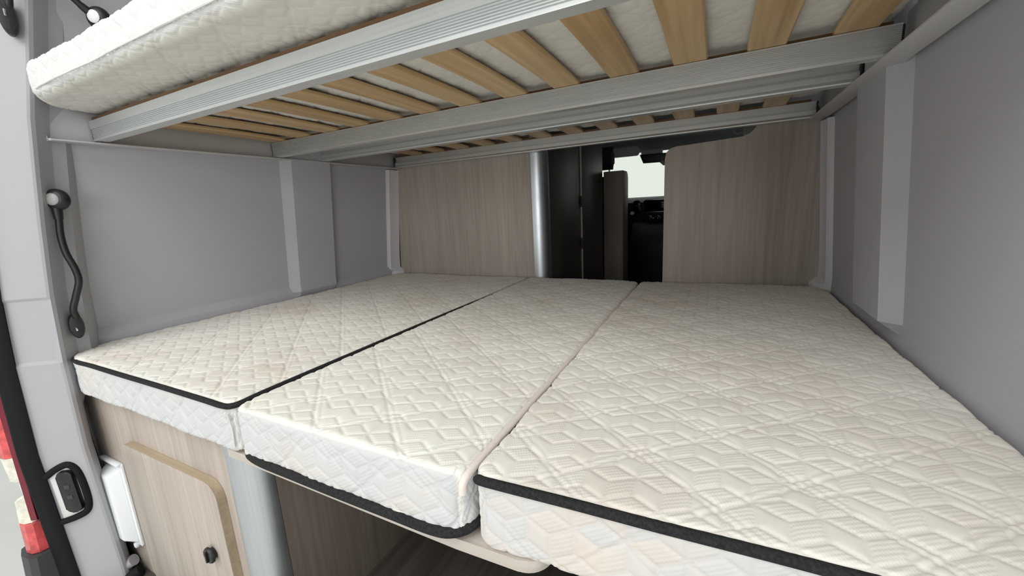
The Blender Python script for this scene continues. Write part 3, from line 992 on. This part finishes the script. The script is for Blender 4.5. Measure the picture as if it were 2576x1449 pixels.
box('top_lip', -0.928, -0.817, 0.036, 0.0475, -0.311, -0.303, 'white', vc, bev=0.003)
box('clip', -0.850, -0.838, 0.036, 0.0465, -0.573, -0.558, 'white', vc, bev=0.003)

# board bridging the gap under the middle mattress
bo = [(-0.222, 0.03)] + [(0.30, 0.027)] + arc(0.392, 0.064, 0.034, 270, 360, 8) + [(0.426, 1.325), (-0.222, 1.325)]
tag(prism('bed_board', bo, 'z', -0.1205, -0.1035, 'veneer_x', bev=0.001), 'pale wood board bridging the gap under the middle mattress', 'board')
cr = empty('cabinet', (0.7, 0.6, FLOOR), 'wood-grain cabinet mostly hidden under the right mattress', 'cabinet')
box('front_panel', 0.50, 0.929, 0.068, 0.086, FLOOR, -0.107, 'veneer', cr)
q = arc(0.50, 0.125, 0.057, 270, 180, 12) + arc(0.50, 0.125, 0.045, 180, 270, 12)
prism('corner_post', q, 'z', FLOOR, -0.107, 'alu_post', cr, smooth=30)
box('side_panel', 0.443, 0.459, 0.126, 1.330, FLOOR, -0.107, 'half_shade_veneer', cr)
box('top', 0.46, 0.926, 0.088, 1.330, -0.123, -0.107, 'veneer_x', cr)

# ---------------------------------------------------------------- reading lamps


def lamp_head(c, d, parent, lens):
    d = Vector(d).normalized()
    R_ = 0.0265
    prof = [(R_ * math.sin(math.radians(a)), -0.68 * R_ * math.cos(math.radians(a))) for a in range(8, 141, 11)]
    h = lathe('lamp_head', prof, c, d, 'black', parent, n=28)
    r1, h1 = prof[-1]
    lathe('lens', [(r1 * 0.86, h1 - 0.004), (r1 * 0.86, h1 + 0.001), (r1 * 0.70, h1 + 0.0035), (r1 * 0.35, h1 + 0.005), (0.0005, h1 + 0.0052)], c, d, lens, h, n=28)
    return h


l1 = empty('reading_lamp', (-0.885, 0.047, 0.05), 'black gooseneck reading lamp bending up the pillar below the bunk', 'lamp', 'gooseneck reading lamps')
neck = smooth_path([(-0.868, 0.052, 0.100), (-0.866, 0.050, 0.122), (-0.862, 0.060, 0.155), (-0.858, 0.071, 0.192), (-0.858, 0.070, 0.225), (-0.862, 0.063, 0.265), (-0.866, 0.063, 0.308), (-0.868, 0.068, 0.348), (-0.869, 0.070, 0.378)], 8)
tube('neck', neck, 0.0074, 'black', l1, n=12)
tube('collar', [neck[-9], neck[-1]], [0.0085, 0.0105], 'black', l1, n=12)
lamp_head((-0.868, 0.074, 0.396), (0.60, -0.80, 0.06), l1, 'grey_lens')
bq = lathe('base', [(0.004, -0.010), (0.0175, -0.009), (0.019, -0.004), (0.019, 0.010), (0.0165, 0.016), (0.006, 0.018)], (-0.882, 0.052, 0.078), (1, -0.25, 0.0), 'black', l1, n=28, scale=(0.74, 1.75))
box('switch', -0.8655, -0.862, 0.044, 0.0475, 0.066, 0.075, 'chrome', bq, bev=0.0005)

l2 = empty('reading_lamp', (-0.84, 0.075, 0.78), 'black gooseneck reading lamp with white lens behind the upper mattress corner', 'lamp', 'gooseneck reading lamps')
neck = smooth_path([(-0.822, 0.066, 0.806), (-0.812, 0.072, 0.845), (-0.795, 0.09, 0.895), (-0.785, 0.12, 0.925), (-0.790, 0.142, 0.905), (-0.797, 0.156, 0.878), (-0.796, 0.178, 0.852), (-0.795, 0.194, 0.838)], 8)
tube('neck', neck, 0.0074, 'black', l2, n=12)
tube('collar', [neck[-8], neck[-1]], [0.008, 0.0095], 'black', l2, n=12)
lamp_head((-0.790, 0.208, 0.828), (0.45, -0.88, -0.05), l2, 'white')
bq = lathe('base', [(0.004, -0.016), (0.0175, -0.014), (0.020, -0.006), (0.020, 0.010), (0.0165, 0.016), (0.006, 0.018)], (-0.832, 0.064, 0.790), (1, -0.25, 0.0), 'black', l2, n=28, scale=(0.72, 1.9))
box('switch', -0.8165, -0.812, 0.054, 0.058, 0.786, 0.800, 'chrome', bq, bev=0.0005)

# ---------------------------------------------------------------- doorway edge: seal, lock, tail lamp
se = empty('door_seal', (-0.95, -0.07, FLOOR), 'black rubber door seal along the rear doorway edge', 'seal')
bm = bmesh.new()
rows = []
for z in zlev:
    dy = interp(z, DY) + interp(z, [(-0.7, -0.004), (0.2, 0.002), (1.2, 0.0)])
    lx = interp(z, LX)
    pts = [(-0.930, -0.058), (-0.932, -0.066), (-0.938, -0.072), (-0.944, -0.069), (-0.950, -0.074), (-0.958, -0.077), (-0.966, -0.083), (-0.978, -0.083), (-0.985, -0.070), (-0.985, -0.055), (-0.94, -0.052)]
    rows.append([bm.verts.new((p[0] + lx, p[1] + dy, z)) for p in pts])
for a, b_ in zip(rows, rows[1:]):
    n = len(a)
    for k in range(n):
        bm.faces.new((a[k], a[(k + 1) % n], b_[(k + 1) % n], b_[k]))
bm.faces.new(rows[0])
bm.faces.new(rows[-1][::-1])
from_bm('seal_strip', bm, 'rubber', se, 40)


def on_facet(t, z, out=0.0):
    """point on the pale pillar facet: t metres forward from its rear edge, pushed out by out"""
    dy = interp(z, DY)
    d = Vector((0.062, 0.052, 0)).normalized()
    nrm = Vector((d.y, -d.x, 0))
    return Vector((-0.932, -0.052 + dy, z)) + d * t + nrm * out


ring = [on_facet(-0.004, -0.302, .003), on_facet(0.020, -0.286, .004), on_facet(0.045, -0.277, .004), on_facet(0.060, -0.287, .004), on_facet(0.067, -0.312, .004), on_facet(0.069, -0.36, .004), on_facet(0.066, -0.397, .004), on_facet(0.055, -0.420, .004), on_facet(0.030, -0.432, .004), on_facet(-0.002, -0.440, .003)]
tube('seal_loop', smooth_path(ring, 6), 0.0085, 'rubber', se, n=10)

st = empty('lock_striker', (-0.91, -0.04, -0.43), 'black door lock striker set in the rear pillar inside a rubber loop', 'lock')


def facet_prism(name, outline, o0, o1, mat, parent, bev=0.002):
    bm = bmesh.new()
    va = [bm.verts.new(on_facet(t, z, o0)) for t, z in outline]
    vb = [bm.verts.new(on_facet(t, z, o1)) for t, z in outline]
    n = len(outline)
    bm.faces.new(va)
    f = bm.faces.new(vb[::-1])
    for k in range(n):
        bm.faces.new((va[k], vb[k], vb[(k + 1) % n], va[(k + 1) % n]))
    bevel(bm, bev, 2, f.edges[:])
    return from_bm(name, bm, mat, parent)


facet_prism('plate', [(0.0, -0.436), (0.03, -0.430), (0.058, -0.418), (0.066, -0.38), (0.064, -0.31), (0.056, -0.288), (0.03, -0.286), (0.0, -0.300)], 0.0, 0.0028, 'body', st, 0.001)
kb = facet_prism('striker_block', [(t, z) for t, z in rrect(0.022, 0.056, -0.412, -0.292, 0.012)], 0.002, 0.015, 'black', st, 0.004)
for z in (-0.335, -0.365):
    facet_prism('bolt_head', rrect(0.034, 0.0455, z - 0.0055, z + 0.0055, 0.0012, 2), 0.0145, 0.0165, 'bumper', kb, 0.0006)

# tail lamp cluster outside the doorway
tl = empty('tail_light', (-1.02, -0.09, -0.56), 'red and clear tail light cluster outside the rear doorway', 'tail light')


def lens_block(name, z0, z1, y_front0, y_front1, x0, x1, mat, parent, yb=-0.045):
    bm = bmesh.new()
    rows = []
    for k in range(7):
        t = k / 6
        z = z0 + (z1 - z0) * t
        yf = y_front0 + (y_front1 - y_front0) * t
        pts = [(x1, yb), (x1, yf + 0.012), (x1 - 0.012, yf), ((x0 + x1) / 2, yf - 0.004), (x0 + 0.02, yf + 0.004), (x0, yf + 0.03), (x0, yb)]
        rows.append([bm.verts.new((p[0], p[1], z)) for p in pts])
    for a, b_ in zip(rows, rows[1:]):
        n = len(a)
        for i in range(n):
            bm.faces.new((a[i], a[(i + 1) % n], b_[(i + 1) % n], b_[i]))
    bm.faces.new(rows[0])
    bm.faces.new(rows[-1][::-1])
    return from_bm(name, bm, mat, parent, 30)


lens_block('inner_rim', -0.425, 0.06, -0.094, -0.086, -0.998, -0.986, 'darkred', tl)
lens_block('stop_lens', -0.245, 0.06, -0.104, -0.095, -1.07, -0.9985, 'red', tl)
lens_block('reversing_lens', -0.315, -0.246, -0.100, -0.104, -1.06, -0.9985, 'clear', tl)
lens_block('housing', -0.372, -0.316, -0.088, -0.090, -1.05, -0.9985, 'body', tl)
lens_block('indicator_lens', -0.435, -0.373, -0.108, -0.104, -1.06, -0.9985, 'clear', tl)
lens_block('fog_lens', -0.520, -0.436, -0.112, -0.109, -1.06, -0.990, 'red', tl)
tag(lens_block('rear_bumper', -0.80, -0.522, -0.140, -0.122, -1.08, -0.975, 'bumper', None), 'dark grey bumper corner below the tail light', 'bumper')

# moulded sill foot of the pillar with its rubber edge
sf = empty('sill_cap', (-0.88, 0.02, FLOOR), 'pale rounded sill cap with dark rubber edge at the pillar foot', 'sill cap')
tube('cap', smooth_path([(-0.935, -0.02, -0.69), (-0.905, 0.005, -0.655), (-0.880, 0.022, -0.628), (-0.866, 0.034, -0.618)], 6), 0.016, 'pillar', sf, n=14)
tube('rubber_edge', smooth_path([(-0.91, -0.02, -0.71), (-0.87, 0.005, -0.672), (-0.845, 0.020, -0.648), (-0.835, 0.034, -0.640)], 6), 0.016, 'rubber', sf, n=12)
